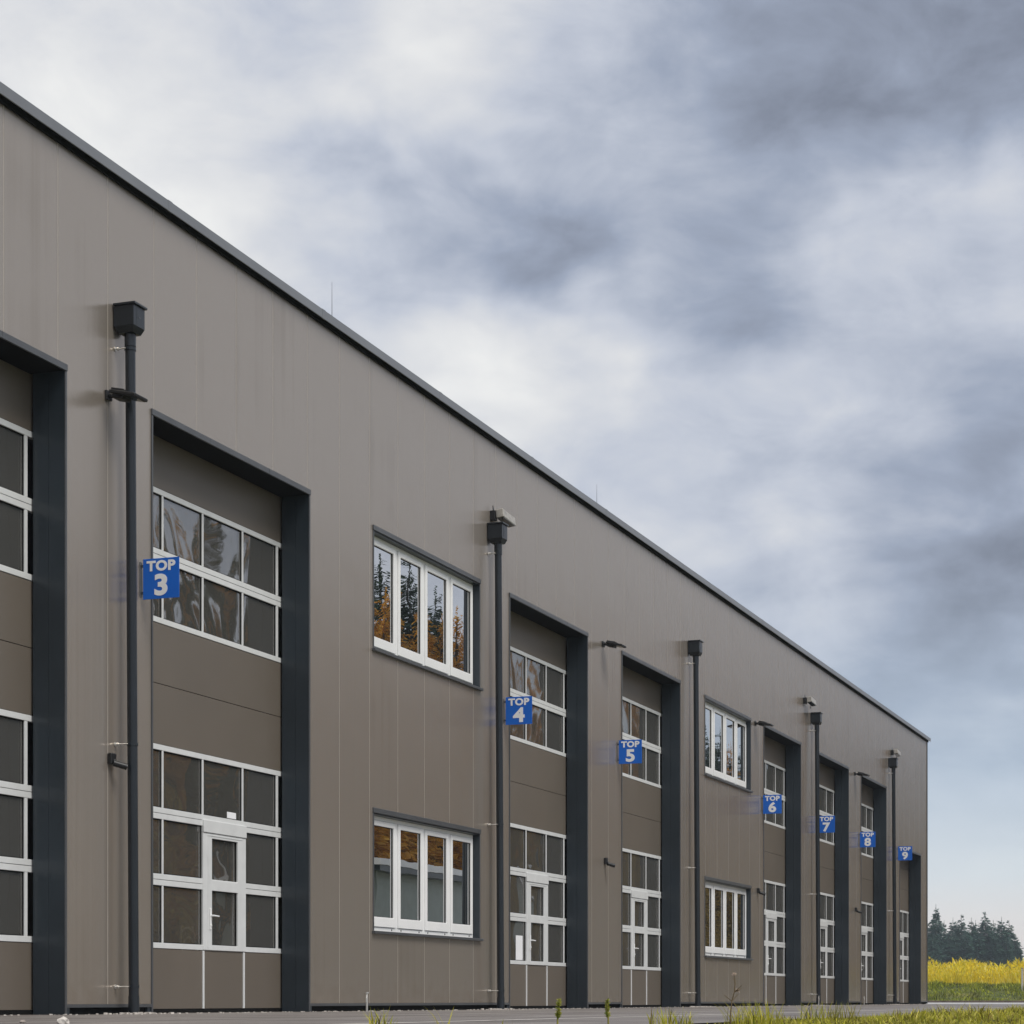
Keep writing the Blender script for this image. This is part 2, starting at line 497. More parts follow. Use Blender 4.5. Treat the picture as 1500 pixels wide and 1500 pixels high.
# ------------------------------------------------------------------ the hall
HX0, HX1, HTOP = 9.43, 75.04, 9.14
DOORS = [(15.48, 6.76, 2), (21.39, 6.76, 3), (33.07, 6.76, 4), (39.28, 6.76, 5), (50.84, 6.76, 6), (57.12, 6.76, 7), (63.09, 6.76, 8), (69.60, 5.06, 9)]
DW = 4.08
WINDOWS = [(27.56, 5.06, 1.70), (27.56, 1.11, 1.70), (45.38, 5.06, 1.70), (45.38, 1.11, 1.70)]
WW = 4.13
openings = [(x, x + DW, -1, zt) for x, zt, _ in DOORS] + [(x, x + WW, z, z + h) for x, z, h in WINDOWS]

hall = tag(empty('industrial_hall', (HX0, 0, 0)), 'long two-storey grey-brown metal-clad hall with a row of tall recessed doors', 'building')


def W(mb_or_mesh, name, mat, parent=None):
    """build with world coordinates under the hall"""
    p = parent or hall
    off = Vector()
    q = p
    while q: off += q.location; q = q.parent
    mb_or_mesh.v = [tuple(Vector(v) - off) for v in mb_or_mesh.v]
    return mb_or_mesh.build(name, mat, p)


ZB = 0.11
seams = [HX0 + i for i in range(66)] + [HX1]
GAP = 0.0065
for a, b in zip(seams[:-1], seams[1:]):
    a, b = a + GAP, b - GAP
    xc = {a, b}; zc = {ZB, HTOP + 0.05}
    for (o0, o1, p0, p1) in openings:
        if o0 < b and o1 > a:
            for o in (o0, o1):
                if a < o < b: xc.add(o)
            for p in (p0, p1):
                if ZB < p < HTOP: zc.add(p)
    xc, zc = sorted(xc), sorted(zc)
    vid, vs, fs = {}, [], []
    def V(x, z, y):
        k = (round(x, 4), round(z, 4), y)
        if k not in vid: vid[k] = len(vs); vs.append((x, y, z))
        return vid[k]
    solid = lambda i, j: 0 <= i < len(xc) - 1 and 0 <= j < len(zc) - 1 and not any(
        o0 < (xc[i] + xc[i + 1]) / 2 < o1 and p0 < (zc[j] + zc[j + 1]) / 2 < p1 for (o0, o1, p0, p1) in openings)
    todo = {(i, j) for i in range(len(xc) - 1) for j in range(len(zc) - 1) if solid(i, j)}
    while todo:
        front, piece = [min(todo)], set()
        while front:
            c = front.pop()
            if c in piece or c not in todo: continue
            piece.add(c)
            front += [(c[0] + 1, c[1]), (c[0] - 1, c[1]), (c[0], c[1] + 1), (c[0], c[1] - 1)]
        todo -= piece
        vid.clear(); vs, fs = [], []
        for i, j in sorted(piece):
            x0, x1, z0, z1 = xc[i], xc[i + 1], zc[j], zc[j + 1]
            fs.append((V(x0, z0, 0), V(x1, z0, 0), V(x1, z1, 0), V(x0, z1, 0)))
            D = 0.04
            if not solid(i - 1, j): fs.append((V(x0, z0, 0), V(x0, z1, 0), V(x0, z1, D), V(x0, z0, D)))
            if not solid(i + 1, j): fs.append((V(x1, z1, 0), V(x1, z0, 0), V(x1, z0, D), V(x1, z1, D)))
            if not solid(i, j - 1): fs.append((V(x1, z0, 0), V(x0, z0, 0), V(x0, z0, D), V(x1, z0, D)))
            if not solid(i, j + 1): fs.append((V(x0, z1, 0), V(x1, z1, 0), V(x1, z1, D), V(x0, z1, D)))
        m = MB(); m.add(vs, fs); W(m, 'wall_panel', M_WALL)
# sealed joints between the panels (each one its own strip, cut where an opening crosses it)
for s in seams[1:-1]:
    cuts = [(p0, p1) for (o0, o1, p0, p1) in openings if o0 - 0.01 < s < o1 + 0.01]
    z = ZB
    m = MB()
    for p0, p1 in sorted(cuts):
        if p0 > z: m.box(s - GAP, s + GAP, 0.0008, 0.03, z, p0)
        z = max(z, p1)
    m.box(s - GAP, s + GAP, 0.0008, 0.03, z, HTOP)
    W(m, 'panel_joint', M_JOINT)

# plinth and drip strip between the doors
gaps, x = [], HX0
for d in DOORS:
    gaps.append((x, d[0])); x = d[0] + DW
gaps.append((x, HX1))
for a, b in gaps:
    m = MB(); m.box(a + 0.01, b - 0.01, 0.035, 0.3, -0.05, ZB + 0.02); W(m, 'plinth', M_SEAL_SHADE)
    m = MB(); m.box(a + 0.002, b - 0.002, -0.012, 0.034, ZB - 0.035, ZB - 0.001); W(m, 'drip_strip', M_TRIM)

# structure behind the sheets: end walls, back wall, roof
BY = 22.0
for xx0, xx1 in ((HX0, HX0 + 0.2), (HX1 - 0.2, HX1)):
    m = MB(); m.box(xx0, xx1, 0.05, BY, 0, HTOP); W(m, 'end_wall', M_WALL)
m = MB(); m.box(HX0 + 0.21, HX1 - 0.21, BY - 0.2, BY, 0, HTOP); W(m, 'back_wall', M_WALL)
m = MB(); m.box(HX0 + 0.2, HX1 - 0.2, 0.36, BY - 0.21, HTOP - 0.35, HTOP - 0.15); W(m, 'roof', M_ROOF)
m = MB(); m.box(HX1 - 0.06, HX1 + 0.03, -0.018, 0.0495, 0.02, HTOP - 0.01, 0.004); W(m, 'corner_trim', M_DARK)
# parapet flashing in lengths of about four metres with cover strips
x = HX0 - 0.1
while x < HX1 + 0.08:
    x2 = min(x + 4.1, HX1 + 0.10)
    if HX1 + 0.10 - x2 < 0.5: x2 = HX1 + 0.10
    m = MB()
    m.box(x + 0.002, x2 - 0.002, -0.10, -0.085, 9.122, 9.2405, 0.003)
    m.box(x + 0.002, x2 - 0.002, -0.0848, 0.35, 9.215, 9.240, 0.004)
    f = W(m, 'fascia', M_FASCIA)
    m = MB(); m.box(x + 0.002, x2 - 0.002, -0.035, -0.001, 9.095, 9.205); W(m, 'shadow_strip', M_SEAL_SHADE, f)  # black strip painted in as the shadow gap below the fascia
    m = MB(); m.box(x2 - 0.05, x2 + 0.05, -0.102, -0.083, 9.121, 9.2425); m.box(x2 - 0.05, x2 + 0.05, -0.0829, 0.351, 9.214, 9.243); W(m, 'cover_strip', M_FASCIA, f)
    x = x2


M_FLOOR = plain('hall_floor_concrete', (0.24, 0.23, 0.22), 0.6, vary=0.1)
m = MB(); m.box(HX0 + 0.25, HX1 - 0.25, 0.51, BY - 0.25, -0.1, 0.006); W(m, 'hall_floor', M_FLOOR)


# ---- sectional doors
RC = 0.415
FR = 0.0       # front of the door leaf relative to its plane


def make_door(zt, number):
    """door leaf at local x 0..DW, y = RC; z = 0 at the ground"""
    d = empty('sectional_door', (0, 0, 0), hall)
    Y0, Y1 = RC, RC + 0.05
    g = 0.003
    sec = [(0.05, .76, 'p'), (.76, 1.57, 'g'), (1.57, 2.35, 'g'), (2.35, 3.16, 'g'), (3.16, 3.87, 'p'), (3.87, 4.58, 'p'),
           (4.58, 5.38, 'g'), (5.38, 6.16, 'g'), (6.16, 6.95, 'p')]
    if zt < 6: sec = sec[:6] + [(4.58, 5.3, 'p')]
    cols = [(0.02, 0.96), (0.995, 1.945), (1.98, 3.00), (3.035, 3.965)]
    wk = (1.97, 3.04)                      # wicket door outline
    for k, (z0, z1, t) in enumerate(sec):
        if t == 'p' and k > 0:
            MB().box(-0.1, DW + 0.1, Y0, Y1, z0 + g, z1 - g, 0.004).build('door_panel', M_DOOR, d)
        elif t == 'p':
            for a, b in ((-0.1, wk[0] - 0.02), (wk[0] + 0.02, wk[1] - 0.02), (wk[1] + 0.02, DW + 0.1)):
                MB().box(a, b, Y0, Y1, z0, z1 - g, 0.003).build('door_panel', M_DOOR, d)
            for a in wk:
                MB().box(a - 0.0195, a + 0.0195, Y0 - 0.012, Y1 - 0.01, z0, z1 - g - 0.001, 0.003).build('edge_strip', M_ALU, d)
        else:
            top, bot = 0.068, 0.068
            wicket = k in (1, 2)
            fm = MB()
            fm.box(-0.1, DW + 0.1, Y0 - 0.006, Y1, z0 + g, z0 + bot, 0.003)
            zt0 = z1 - top
            fm.box(-0.1, DW + 0.1, Y0 - 0.006, Y1, zt0, z1 - g, 0.003)
            xs = [(-0.1, cols[0][0])] + [(cols[i][1], cols[i + 1][0]) for i in range(3)] + [(cols[3][1], 4.02)]
            for i, (a, b) in enumerate(xs):
                if wicket and i in (2, 3): continue
                m0, m1 = z0 + bot, zt0
                fm.box(a, b, Y0 - 0.004, Y1, m0, m1, 0.003)
            fm.build('glazing_frame', M_ALU, d)
            for i, (a, b) in enumerate(cols):
                if wicket and i == 2: continue
                if wicket and i == 1: b = wk[0] - 0.02
                if wicket and i == 3: a = wk[1] + 0.04
                m = MB(); m.box(a - 0.012, b + 0.012, Y0 + 0.020, Y0 + 0.035, z0 + bot - 0.01, zt0 + 0.01)
                m.build('pane', M_ACRYL, d)
                m = MB()                                    # black gasket round the pane
                for (q0, q1, r0, r1) in ((a, a + 0.012, z0 + bot, zt0), (b - 0.012, b, z0 + bot, zt0), (a + 0.012, b - 0.012, z0 + bot, z0 + bot + 0.012), (a + 0.012, b - 0.012, zt0 - 0.012, zt0)):
                    m.box(q0, q1, Y0 + 0.010, Y0 + 0.0195, r0, r1)
                m.build('gasket', M_SEAL_SHADE, d)
    # wicket door set into the two lowest glazed sections
    wf = MB()
    gx0, gx1 = 2.175, 2.86
    pz = [(0.83, 1.50), (1.63, 2.14)]
    wf.box(wk[0] - 0.02, gx0, Y0 - 0.016, Y1 - 0.004, .766, 2.20, 0.004)
    wf.box(gx1, wk[1] + 0.04, Y0 - 0.016, Y1 - 0.004, .766, 2.20, 0.004)
    wf.box(gx0, gx1, Y0 - 0.016, Y1 - 0.004, .766, pz[0][0], 0.003)
    wf.box(gx0, gx1, Y0 - 0.016, Y1 - 0.004, pz[0][1], pz[1][0], 0.003)
    wf.box(gx0, gx1, Y0 - 0.016, Y1 - 0.004, pz[1][1], 2.20, 0.003)
    wf.box(wk[0] - 0.02, wk[1] + 0.04, Y0 - 0.028, Y1 - 0.004, 2.205, 2.36, 0.006)
    wf.box(wk[0] + 0.09, wk[0] + 0.098, Y0 - 0.021, Y0 - 0.010, .80, 2.17)
    wf.box(wk[0] + 0.09, wk[1] - 0.06, Y0 - 0.021, Y0 - 0.010, 2.17, 2.178)
    wf.build('wicket_door_frame', M_ALU, d)
    for z0, z1 in pz:
        MB().box(gx0 - 0.01, gx1 + 0.01, Y0 + 0.022, Y0 + 0.036, z0 - 0.01, z1 + 0.01).build('wicket_pane', M_ACRYL, d)
        m = MB()
        for (q0, q1, r0, r1) in ((gx0, gx0 + 0.01, z0, z1), (gx1 - 0.01, gx1, z0, z1), (gx0 + .01, gx1 - .01, z0, z0 + .01), (gx0 + .01, gx1 - .01, z1 - .01, z1)):
            m.box(q0, q1, Y0 + 0.006, Y0 + 0.0215, r0, r1)
        m.build('gasket', M_SEAL_SHADE, d)
    h = MB()
    h.box(2.105, 2.14, Y0 - 0.030, Y0 - 0.0165, 1.02, 1.28, 0.004)
    h.tube((2.122, Y0 - 0.03, 1.19), (2.122, Y0 - 0.075, 1.19), 0.011)
    h.tube((2.115, Y0 - 0.072, 1.19), (2.25, Y0 - 0.072, 1.185), 0.011, 0.009)
    h.tube((2.122, Y0 - 0.03, 1.07), (2.122, Y0 - 0.040, 1.07), 0.012)
    h.build('handle', M_WHITE, d)
    MB().box(-0.1, DW + 0.1, Y0 + 0.005, Y1, 0.0, 0.049).build('floor_seal', M_SEAL_SHADE, d)
    # reveal of the opening: jamb sheets, soffit and flashing
    for a, b in ((-0.10, 0.001), (DW - 0.001, DW + 0.10)):
        m = MB()
        m.box(a, b, 0.002, 0.19, 0.0, zt + 0.02)
        m.box(a + (0.002 if a > 1 else 0), b - (0.002 if a < 1 else 0), 0.193, RC - 0.03, 0.0, zt + 0.02)
        m.build('jamb', M_DARK, d)
    MB().box(0.0015, DW - 0.0015, 0.004, RC - 0.002, zt - 0.001, zt + 0.10).build('soffit', M_SEAL_SHADE, d)  # near-black colour puts the recess shade into the soffit
    m = MB(); m.box(-0.03, DW + 0.03, -0.022, 0.0015, zt - 0.005, zt + 0.065, 0.003)
    m.box(1.35, 1.355, -0.024, -0.018, zt - 0.004, zt + 0.064); m.box(2.9, 2.905, -0.024, -0.018, zt - 0.004, zt + 0.064)
    m.build('lintel_flashing', M_TRIM, d)
    for a, b in ((-0.028, 0.004), (DW - 0.004, DW + 0.028)):
        MB().box(a, b, -0.014, 0.0012, 0.005, zt - 0.006, 0.002).build('edge_flashing', M_TRIM, d)
    return d


dproto = make_door(6.76, 3)
for x, zt, nr in DOORS:
    if nr == 9: o = make_door(zt, 9)
    elif nr == 3: o = dproto
    else: o = copy_tree(dproto, hall)
    o.location = (x - HX0, 0, 0)
    o['label'] = 'sectional door with aluminium framed panes and wicket door'


# ---- ribbon windows: four white casements in a dark reveal
def make_window():
    w = empty('window', (0, 0, 0), hall)
    P = 0.10
    zb, zt = 0.02, 1.70 - 0.055
    n = 4
    x0, x1 = 0.02, WW - 0.02
    cw = (x1 - x0) / n
    fm = MB()                                             # outer frame
    fm.box(x0, x1, P, P + 0.07, zb, zb + 0.055, 0.004)
    fm.box(x0, x1, P, P + 0.07, zt - 0.055, zt, 0.004)
    for i in range(n + 1):
        hw = 0.045 if 0 < i < n else 0.05
        c = x0 + i * cw
        a, b = max(x0, c - hw), min(x1, c + hw)
        fm.box(a, b, P, P + 0.07, zb + 0.0555, zt - 0.0555, 0.004)
    fm.build('window_frame', M_WHITE, w)
    for i in range(n):
        a, b = x0 + i * cw + 0.05, x0 + (i + 1) * cw - 0.05
        z0, z1 = zb + 0.06, zt - 0.06
        s = MB()
        fw, fb = 0.075, 0.14
        s.box(a, a + fw, P - 0.018, P + 0.05, z0, z1, 0.005)
        s.box(b - fw, b, P - 0.018, P + 0.05, z0, z1, 0.005)
        s.box(a + fw, b - fw, P - 0.0175, P + 0.05, z0, z0 + fb, 0.005)
        s.box(a + fw, b - fw, P - 0.0175, P + 0.05, z1 - fw, z1, 0.005)
        s.build('casement', M_WHITE, w)
        MB().box(a + fw - 0.01, b - fw + 0.01, P + 0.012, P + 0.036, z0 + fb - 0.01, z1 - fw + 0.01).build('pane', M_GLASS, w)
        gk = MB()
        for (q0, q1, r0, r1) in ((a + fw, a + fw + .007, z0 + fb, z1 - fw), (b - fw - .007, b - fw, z0 + fb, z1 - fw), (a + fw + .007, b - fw - .007, z0 + fb, z0 + fb + .007), (a + fw + .007, b - fw - .007, z1 - fw - .007, z1 - fw)):
            gk.box(q0, q1, P + 0.002, P + 0.0115, r0, r1)
        gk.build('gasket', M_SEAL_SHADE, w)
        for c in (a + 0.12, b - 0.12):
            MB().tube((c, P - 0.006, zb + 0.028), (c, P + 0.002, zb + 0.028), 0.012, n=8).build('drain_cap', M_BLACK, w)
    MB().box(-0.05, WW + 0.05, -0.055, P + 0.03, -0.028, 0.012, 0.004).build('sill', M_TRIM, w)
    for a, b in ((-0.06, 0.001), (WW - 0.001, WW + 0.06)):
        MB().box(a, b, 0.002, P + 0.09, 0.013, 1.72).build('reveal', M_DARK, w)
    MB().box(0.0015, WW - 0.0015, 0.003, P + 0.09, 1.646, 1.76).build('soffit', M_DARK, w)
    MB().box(-0.03, WW + 0.03, -0.02, 0.0015, 1.665, 1.735, 0.003).build('lintel_flashing', M_TRIM, w)
    for a, b in ((-0.022, 0.004), (WW - 0.004, WW + 0.022)):
        MB().box(a, b, -0.012, 0.0012, 0.014, 1.664, 0.002).build('edge_flashing', M_TRIM, w)
    return w


wproto = make_window()
for i, (x, z, h) in enumerate(WINDOWS):
    o = wproto if i == 0 else copy_tree(wproto, hall)
    o.location = (x - HX0, 0, z)


# ------------------------------------------------------------------ rainwater pipes
def make_downpipe():
    t = empty('downpipe')
    MB().box(0, 0.24, -0.262, -0.012, 7.50, 7.725, 0.004).build('hopper_box', M_PIPE, t)
    m = MB()
    a = [(0.004, -0.258), (0.236, -0.258), (0.236, -0.016), (0.004, -0.016)]
    b = [(0.035, -0.232), (0.205, -0.232), (0.205, -0.050), (0.035, -0.050)]
    m.add([(x, y, 7.499) for x, y in a] + [(x, y, 7.435) for x, y in b], [(i, (i + 1) % 4, 4 + (i + 1) % 4, 4 + i) for i in range(4)] + [(7, 6, 5, 4)])
    m.build('hopper_outlet', M_PIPE, t)
    MB().box(-0.018, 0.262, -0.285, -0.010, 7.727, 7.752, 0.004).build('hopper_lid', M_PIPE, t)
    MB().box(0.10, 0.15, -0.266, -0.2625, 7.60, 7.612).box(0.07, 0.075, -0.265, -0.2625, 7.52, 7.70).build('overflow_slot', M_TRIM, t)
    top, low = Vector((0.12, -0.150, 7.45)), Vector((0.12, -0.195, 0.02))
    at = lambda z: low.lerp(top, (z - 0.02) / 7.43)
    MB().tube(at(7.44), at(0.0), 0.056, n=20).build('pipe', M_PIPE, t)
    MB().tube(at(7.44), at(7.30), 0.063, n=20).tube(at(0.20), at(0.02), 0.061, n=20).build('pipe_sleeve', M_PIPE, t)
    for z in (7.27, 2.95, 0.30):
        c = at(z)
        k = MB().tube(c + Vector((0, 0, -0.014)), c + Vector((0, 0, 0.014)), 0.064, n=20)
        k.box(c.x - 0.085, c.x - 0.055, c.y - 0.008, c.y + 0.008, z - 0.012, z + 0.012)
        cl = k.build('clamp', M_PIPE, t)
        MB().tube((c.x - 0.07, c.y + 0.009, z), (c.x - 0.07, -0.005, z), 0.008, n=8).tube((c.x - 0.07, -0.05, z), (c.x - 0.07, -0.028, z), 0.019, n=6, smooth=False).tube((c.x - 0.07, -0.012, z), (c.x - 0.07, -0.003, z), 0.024, n=10).build('wall_screw', M_ZINC, cl)
    return t


dp = make_downpipe()
for i, (x, w) in enumerate(((20.53, 'dark downpipe with hopper box beside the sign reading TOP 3, nearest of the pipes'),
                            (32.02, 'dark downpipe with hopper box beside the TOP 4 sign, a lamp above the hopper'),
                            (43.97, 'dark downpipe with hopper box between the TOP 5 door and the white windows'),
                            (56.11, 'dark downpipe with hopper box between the TOP 6 and TOP 7 doors'),
                            (67.52, 'thin dark downpipe with hopper box next to the TOP 9 sign, farthest pipe'))):
    o = dp if i == 0 else copy_tree(dp)
    o.location = (x, 0, 0)
    tag(o, w, 'downpipe', 'downpipes along the hall front')


# ------------------------------------------------------------------ unit signs
def glyph_mesh(txt, size, offset):
    cu = bpy.data.curves.new('lettering', 'FONT')
    cu.body = txt; cu.size = size; cu.align_x = 'CENTER'; cu.offset = offset; cu.extrude = 0.0012
    cu.resolution_u = 6; cu.space_character = 1.08
    ob = bpy.data.objects.new('lettering', cu)
    COL.objects.link(ob)
    bpy.context.view_layer.update()
    dg = bpy.context.evaluated_depsgraph_get()
    me = bpy.data.meshes.new_from_object(ob.evaluated_get(dg))
    bpy.data.objects.remove(ob)
    return me


def make_sign(nr, x, where):
    """plate standing square off the wall; its face looks back along the wall (-X)"""
    t = tag(empty('unit_sign', (x, 0, 0)), 'square blue sign reading TOP %s %s' % (nr, where), 'sign', 'blue unit signs on the hall front')
    w, z0, z1 = 0.455, 4.625, 5.075
    MB().box(-0.004, 0.004, -0.035 - w, -0.035, z0, z1, 0.0015).build('plate', M_BLUE, t)
    m = MB().box(0.005, 0.02, -0.09, -0.002, z0 + 0.06, z0 + 0.09).box(0.005, 0.02, -0.09, -0.002, z1 - 0.09, z1 - 0.06)
    m.box(-0.02, 0.03, -0.006, -0.0005, z0 + 0.03, z1 - 0.03)
    m.build('bracket', M_TRIM, t)
    cx = -0.035 - w / 2
    for txt, size, zc, sx, off in (('TOP', 0.150, z1 - 0.134, 1.16, 0.0066), (nr, 0.312, z0 + 0.048, 1.20, 0.0124)):
        me = glyph_mesh(txt, size, off)
        xs = [v.co.x for v in me.vertices]
        mid = (min(xs) + max(xs)) / 2
        for v in me.vertices:
            gx, gy, gz = v.co
            v.co = (-0.0056 - gz, cx - (gx - mid) * sx, zc + gy)
        me.flip_normals()
        me.materials.clear(); me.materials.append(M_LETTER)
        link('lettering', me, t)
    return t


for nr, x, where in (('3', 21.13, 'beside the nearest tall door'), ('4', 32.80, 'beside the second downpipe'), ('5', 38.98, 'on the narrow pier left of its door'),
                     ('6', 50.64, 'below the far upper window'), ('7', 56.92, 'beside the fourth downpipe'), ('8', 62.76, 'on its pier near the far end'),
                     ('9', 69.10, 'above the lower last door at the far end')):
    make_sign(nr, x, where)


# ------------------------------------------------------------------ flood lights, cameras, lamps over the hoppers
def make_flood():
    t = empty('flood_light')
    MB().box(-0.06, 0.06, -0.03, -0.001, -0.05, 0.05, 0.005).build('wall_plate', M_BLACK, t)
    m = MB().tube((0, -0.03, 0.0), (0, -0.16, -0.02), 0.026, n=10)
    m.box(-0.10, -0.085, -0.22, -0.13, -0.05, 0.01); m.box(0.085, 0.10, -0.22, -0.13, -0.05, 0.01); m.box(-0.10, 0.10, -0.145, -0.13, -0.03, 0.0)
    m.build('arm', M_BLACK, t)
    Q = Matrix.Translation((0, -0.25, -0.025)) @ Matrix.Rotation(R(12), 4, 'X')
    m = MB().box(-0.15, 0.15, -0.17, 0.15, -0.015, 0.02, 0.008, Q)
    for i in range(7): m.box(-0.12 + i * 0.04 - 0.004, -0.12 + i * 0.04 + 0.004, -0.02, 0.14, 0.0201, 0.045, 0, Q)
    m.box(-0.09, 0.09, 0.0, 0.145, -0.055, -0.0151, 0.006, Q)
    m.build('lamp_head', M_BLACK, t)
    MB().box(-0.13, 0.13, -0.15, -0.01, -0.021, -0.0152, 0, Q).build('lens', M_LENS, t)
    MB().tube((-0.02, -0.07, 0.02), (-0.02, -0.10, 0.045), 0.011, n=8).tube((-0.02, -0.13, 0.03), (-0.02, -0.15, 0.045), 0.010, n=8).build('cable_gland', M_ZINC, t)
    return t


fl = make_flood()
for i, (x, z, w) in enumerate(((20.42, 6.72, 'black flood light on the wall left of the nearest downpipe'), (38.08, 6.76, 'black flood light on the pier between the TOP 4 and TOP 5 doors'),
                               (49.96, 6.72, 'black flood light just right of the far upper window'), (62.12, 6.72, 'small black flood light between the TOP 7 and TOP 8 doors'))):
    o = fl if i == 0 else copy_tree(fl)
    o.location = (x, 0, z)
    tag(o, w, 'flood light', 'black flood lights on the hall front')


def make_cam():
    t = empty('security_camera')
    MB().box(-0.055, 0.055, -0.055, -0.001, -0.06, 0.06, 0.008).build('mount_box', M_BLACK, t)
    MB().tube((0.0, -0.05, -0.02), (0.015, -0.085, -0.055), 0.022, n=10).build('arm', M_BLACK, t)
    q0, q1 = Vector((-0.02, -0.06, -0.050)), Vector((0.06, -0.165, -0.085))
    MB().tube(q0, q1, 0.034, n=14).tube(q1, q1 + (q1 - q0).normalized() * 0.012, 0.036, n=14).build('camera_body', M_BLACK, t)
    MB().tube(q1 + (q1 - q0).normalized() * 0.0125, q1 + (q1 - q0).normalized() * 0.016, 0.024, n=12).build('lens', M_LENS, t)
    return t


sc = make_cam()
for i, (x, z, w) in enumerate(((20.47, 2.78, 'black security camera on the wall beside the nearest downpipe'), (38.2, 2.74, 'black security camera on the pier between the TOP 4 and TOP 5 doors'),
                               (50.2, 2.76, 'black security camera just right of the far lower window'), (62.2, 2.78, 'tiny black security camera between the TOP 7 and TOP 8 doors'))):
    o = sc if i == 0 else copy_tree(sc)
    o.location = (x, 0, z)
    tag(o, w, 'camera', 'security cameras on the hall front')


def make_lamp():
    t = empty('wall_lamp')
    MB().box(-0.04, 0.06, -0.09, -0.001, -0.06, 0.10, 0.006).build('wall_bracket', M_BLACK, t)
    Q = Matrix.Translation((0.05, -0.16, 0.05)) @ Matrix.Rotation(R(-8), 4, 'X') @ Matrix.Rotation(R(4), 4, 'Y')
    MB().box(-0.06, 0.50, -0.06, 0.07, -0.07, 0.07, 0.010, Q).build('housing', M_SILVER, t)
    MB().box(-0.03, 0.47, -0.05, 0.06, -0.078, -0.0705, 0, Q).build('lens', M_LENS, t)
    MB().tube((-0.01, -0.05, 0.10), (-0.02, -0.045, 0.18), 0.012, 0.006, n=8).build('aerial', M_PIPE, t)
    MB().tube((0.16, -0.15, -0.05), (0.16, -0.155, -0.14), 0.006, n=6).tube((0.16, -0.155, -0.14), (0.16, -0.155, -0.165), 0.018, n=8).build('sensor', M_BLACK, t)
    return t


wl = make_lamp()
for i, (x, z, w) in enumerate(((32.20, 7.88, 'light grey wall lamp above the hopper of the second downpipe'), (55.25, 7.93, 'small wall lamp on bare wall above left of the fourth hopper'),
                               (68.0, 7.95, 'small wall lamp above the hopper of the farthest downpipe'))):
    o = wl if i == 0 else copy_tree(wl)
    o.location = (x, 0, z)
    tag(o, w, 'wall lamp', 'wall lamps near the roof edge')

for x, h, w in ((26.45, 0.62, 'thin lightning rod on the roof edge, the nearer one'), (38.1, 0.50, 'thin lightning rod on the roof edge, the farther one')):
    t = tag(empty('lightning_rod', (x, 0.12, 9.24)), w, 'lightning rod', 'lightning rods on the roof')
    MB().tube((0, 0, 0), (0, 0, h), 0.005, 0.002, n=6).build('rod', M_TRIM, t)
    MB().box(-0.03, 0.03, -0.03, 0.03, 0.0, 0.02).build('foot', M_TRIM, t)


# folding chair just inside the nearest door, and paper on the panes
def make_chair(x, y, z):
    t = tag(empty('folding_chair', (x, y, 0)), 'white wire-framed folding chair behind the lowest pane of the TOP 3 door', 'chair')
    sh = 0.0
    for sx in (-0.2, 0.2):
        m = MB()
        pts = [(sx, -0.22, 0.0), (sx, 0.08, 0.52), (sx * 0.95, 0.20, 0.86), (sx * 0.75, 0.22, 1.08)]
        for p, q in zip(pts[:-1], pts[1:]): m.tube(p, q, 0.016, n=8)
        m.build('back_leg', M_WHITE, t)
        MB().tube((sx, 0.24, 0.0), (sx, -0.20, 0.50), 0.012, n=8).build('front_leg', M_WHITE, t)
    MB().box(-0.20, 0.20, -0.22, 0.12, 0.50, 0.52, 0.006).build('seat', M_SILVER, t)
    m = MB()
    for i in range(8):
        a, b = -1 + i / 4, -1 + (i + 1) / 4
        m.tube((a * 0.19, 0.205, 1.06 - 0.10 * a * a), (b * 0.19, 0.205, 1.06 - 0.10 * b * b), 0.014, n=8)
        m.tube((a * 0.19, 0.185, 0.94 - 0.16 * a * a), (b * 0.19, 0.185, 0.94 - 0.16 * b * b), 0.014, n=8)
    m.build('backrest', M_WHITE, t)


make_chair(23.86, 0.70, 0)
for x, z, w, h, lab in ((24.02, 2.425, 0.24, 0.085, 'small white paper note at the foot of a pane above the TOP 3 wicket door'),
                        (34.56, 0.84, 0.34, 0.42, 'white sheet taped inside the lowest left pane of the TOP 4 door')):
    o = MB().box(0, w, 0, 0.002, 0, h).build('paper_note', M_LETTER, None, (x, RC + 0.0165, z))
    tag(o, lab, 'paper')

# small standpipes at the foot of the wall
def make_tap():
    t = empty('standpipe')
    MB().tube((0, 0, 0), (0, 0, 0.24), 0.014, n=10).build('post', M_ZINC, t)
    MB().tube((0, 0, 0.22), (-0.06, -0.02, 0.17), 0.010, n=8).tube((-0.06, -0.02, 0.17), (-0.06, -0.02, 0.13), 0.010, n=8).build('spout', M_ZINC, t)
    MB().tube((-0.02, 0, 0.25), (0.05, 0, 0.25), 0.010, n=8).build('tap_handle', M_ZINC, t)
    return t


tp = make_tap()
for i, (x, y, w) in enumerate(((26.55, -0.35, 'small pale standpipe at the wall foot right of the TOP 3 door'), (55.75, -0.3, 'small pale standpipe at the wall foot near the fourth downpipe'),
                               (62.0, -0.3, 'small pale standpipe at the wall foot near the TOP 8 door'))):
    o = tp if i == 0 else copy_tree(tp)
    o.location = (x, y, 0)
    tag(o, w, 'standpipe', 'standpipes along the wall foot')


# mortar bed round the foot of each pipe, stones
def stone(name, loc, r, mat, label, group=None, seed=0, flat=0.7):
    import bmesh
    bm = bmesh.new()
    bmesh.ops.create_icosphere(bm, subdivisions=2, radius=r)
    for v in bm.verts:
        v.co *= 1 + 0.35 * mnoise.noise(v.co / r * 1.3 + Vector((seed * 7.1, 0, 0)))
        v.co.z *= flat
    me = bpy.data.meshes.new(name); bm.to_mesh(me); bm.free()
    me.materials.append(mat)
    return tag(link(name, me, None, loc), label, 'stone', group)


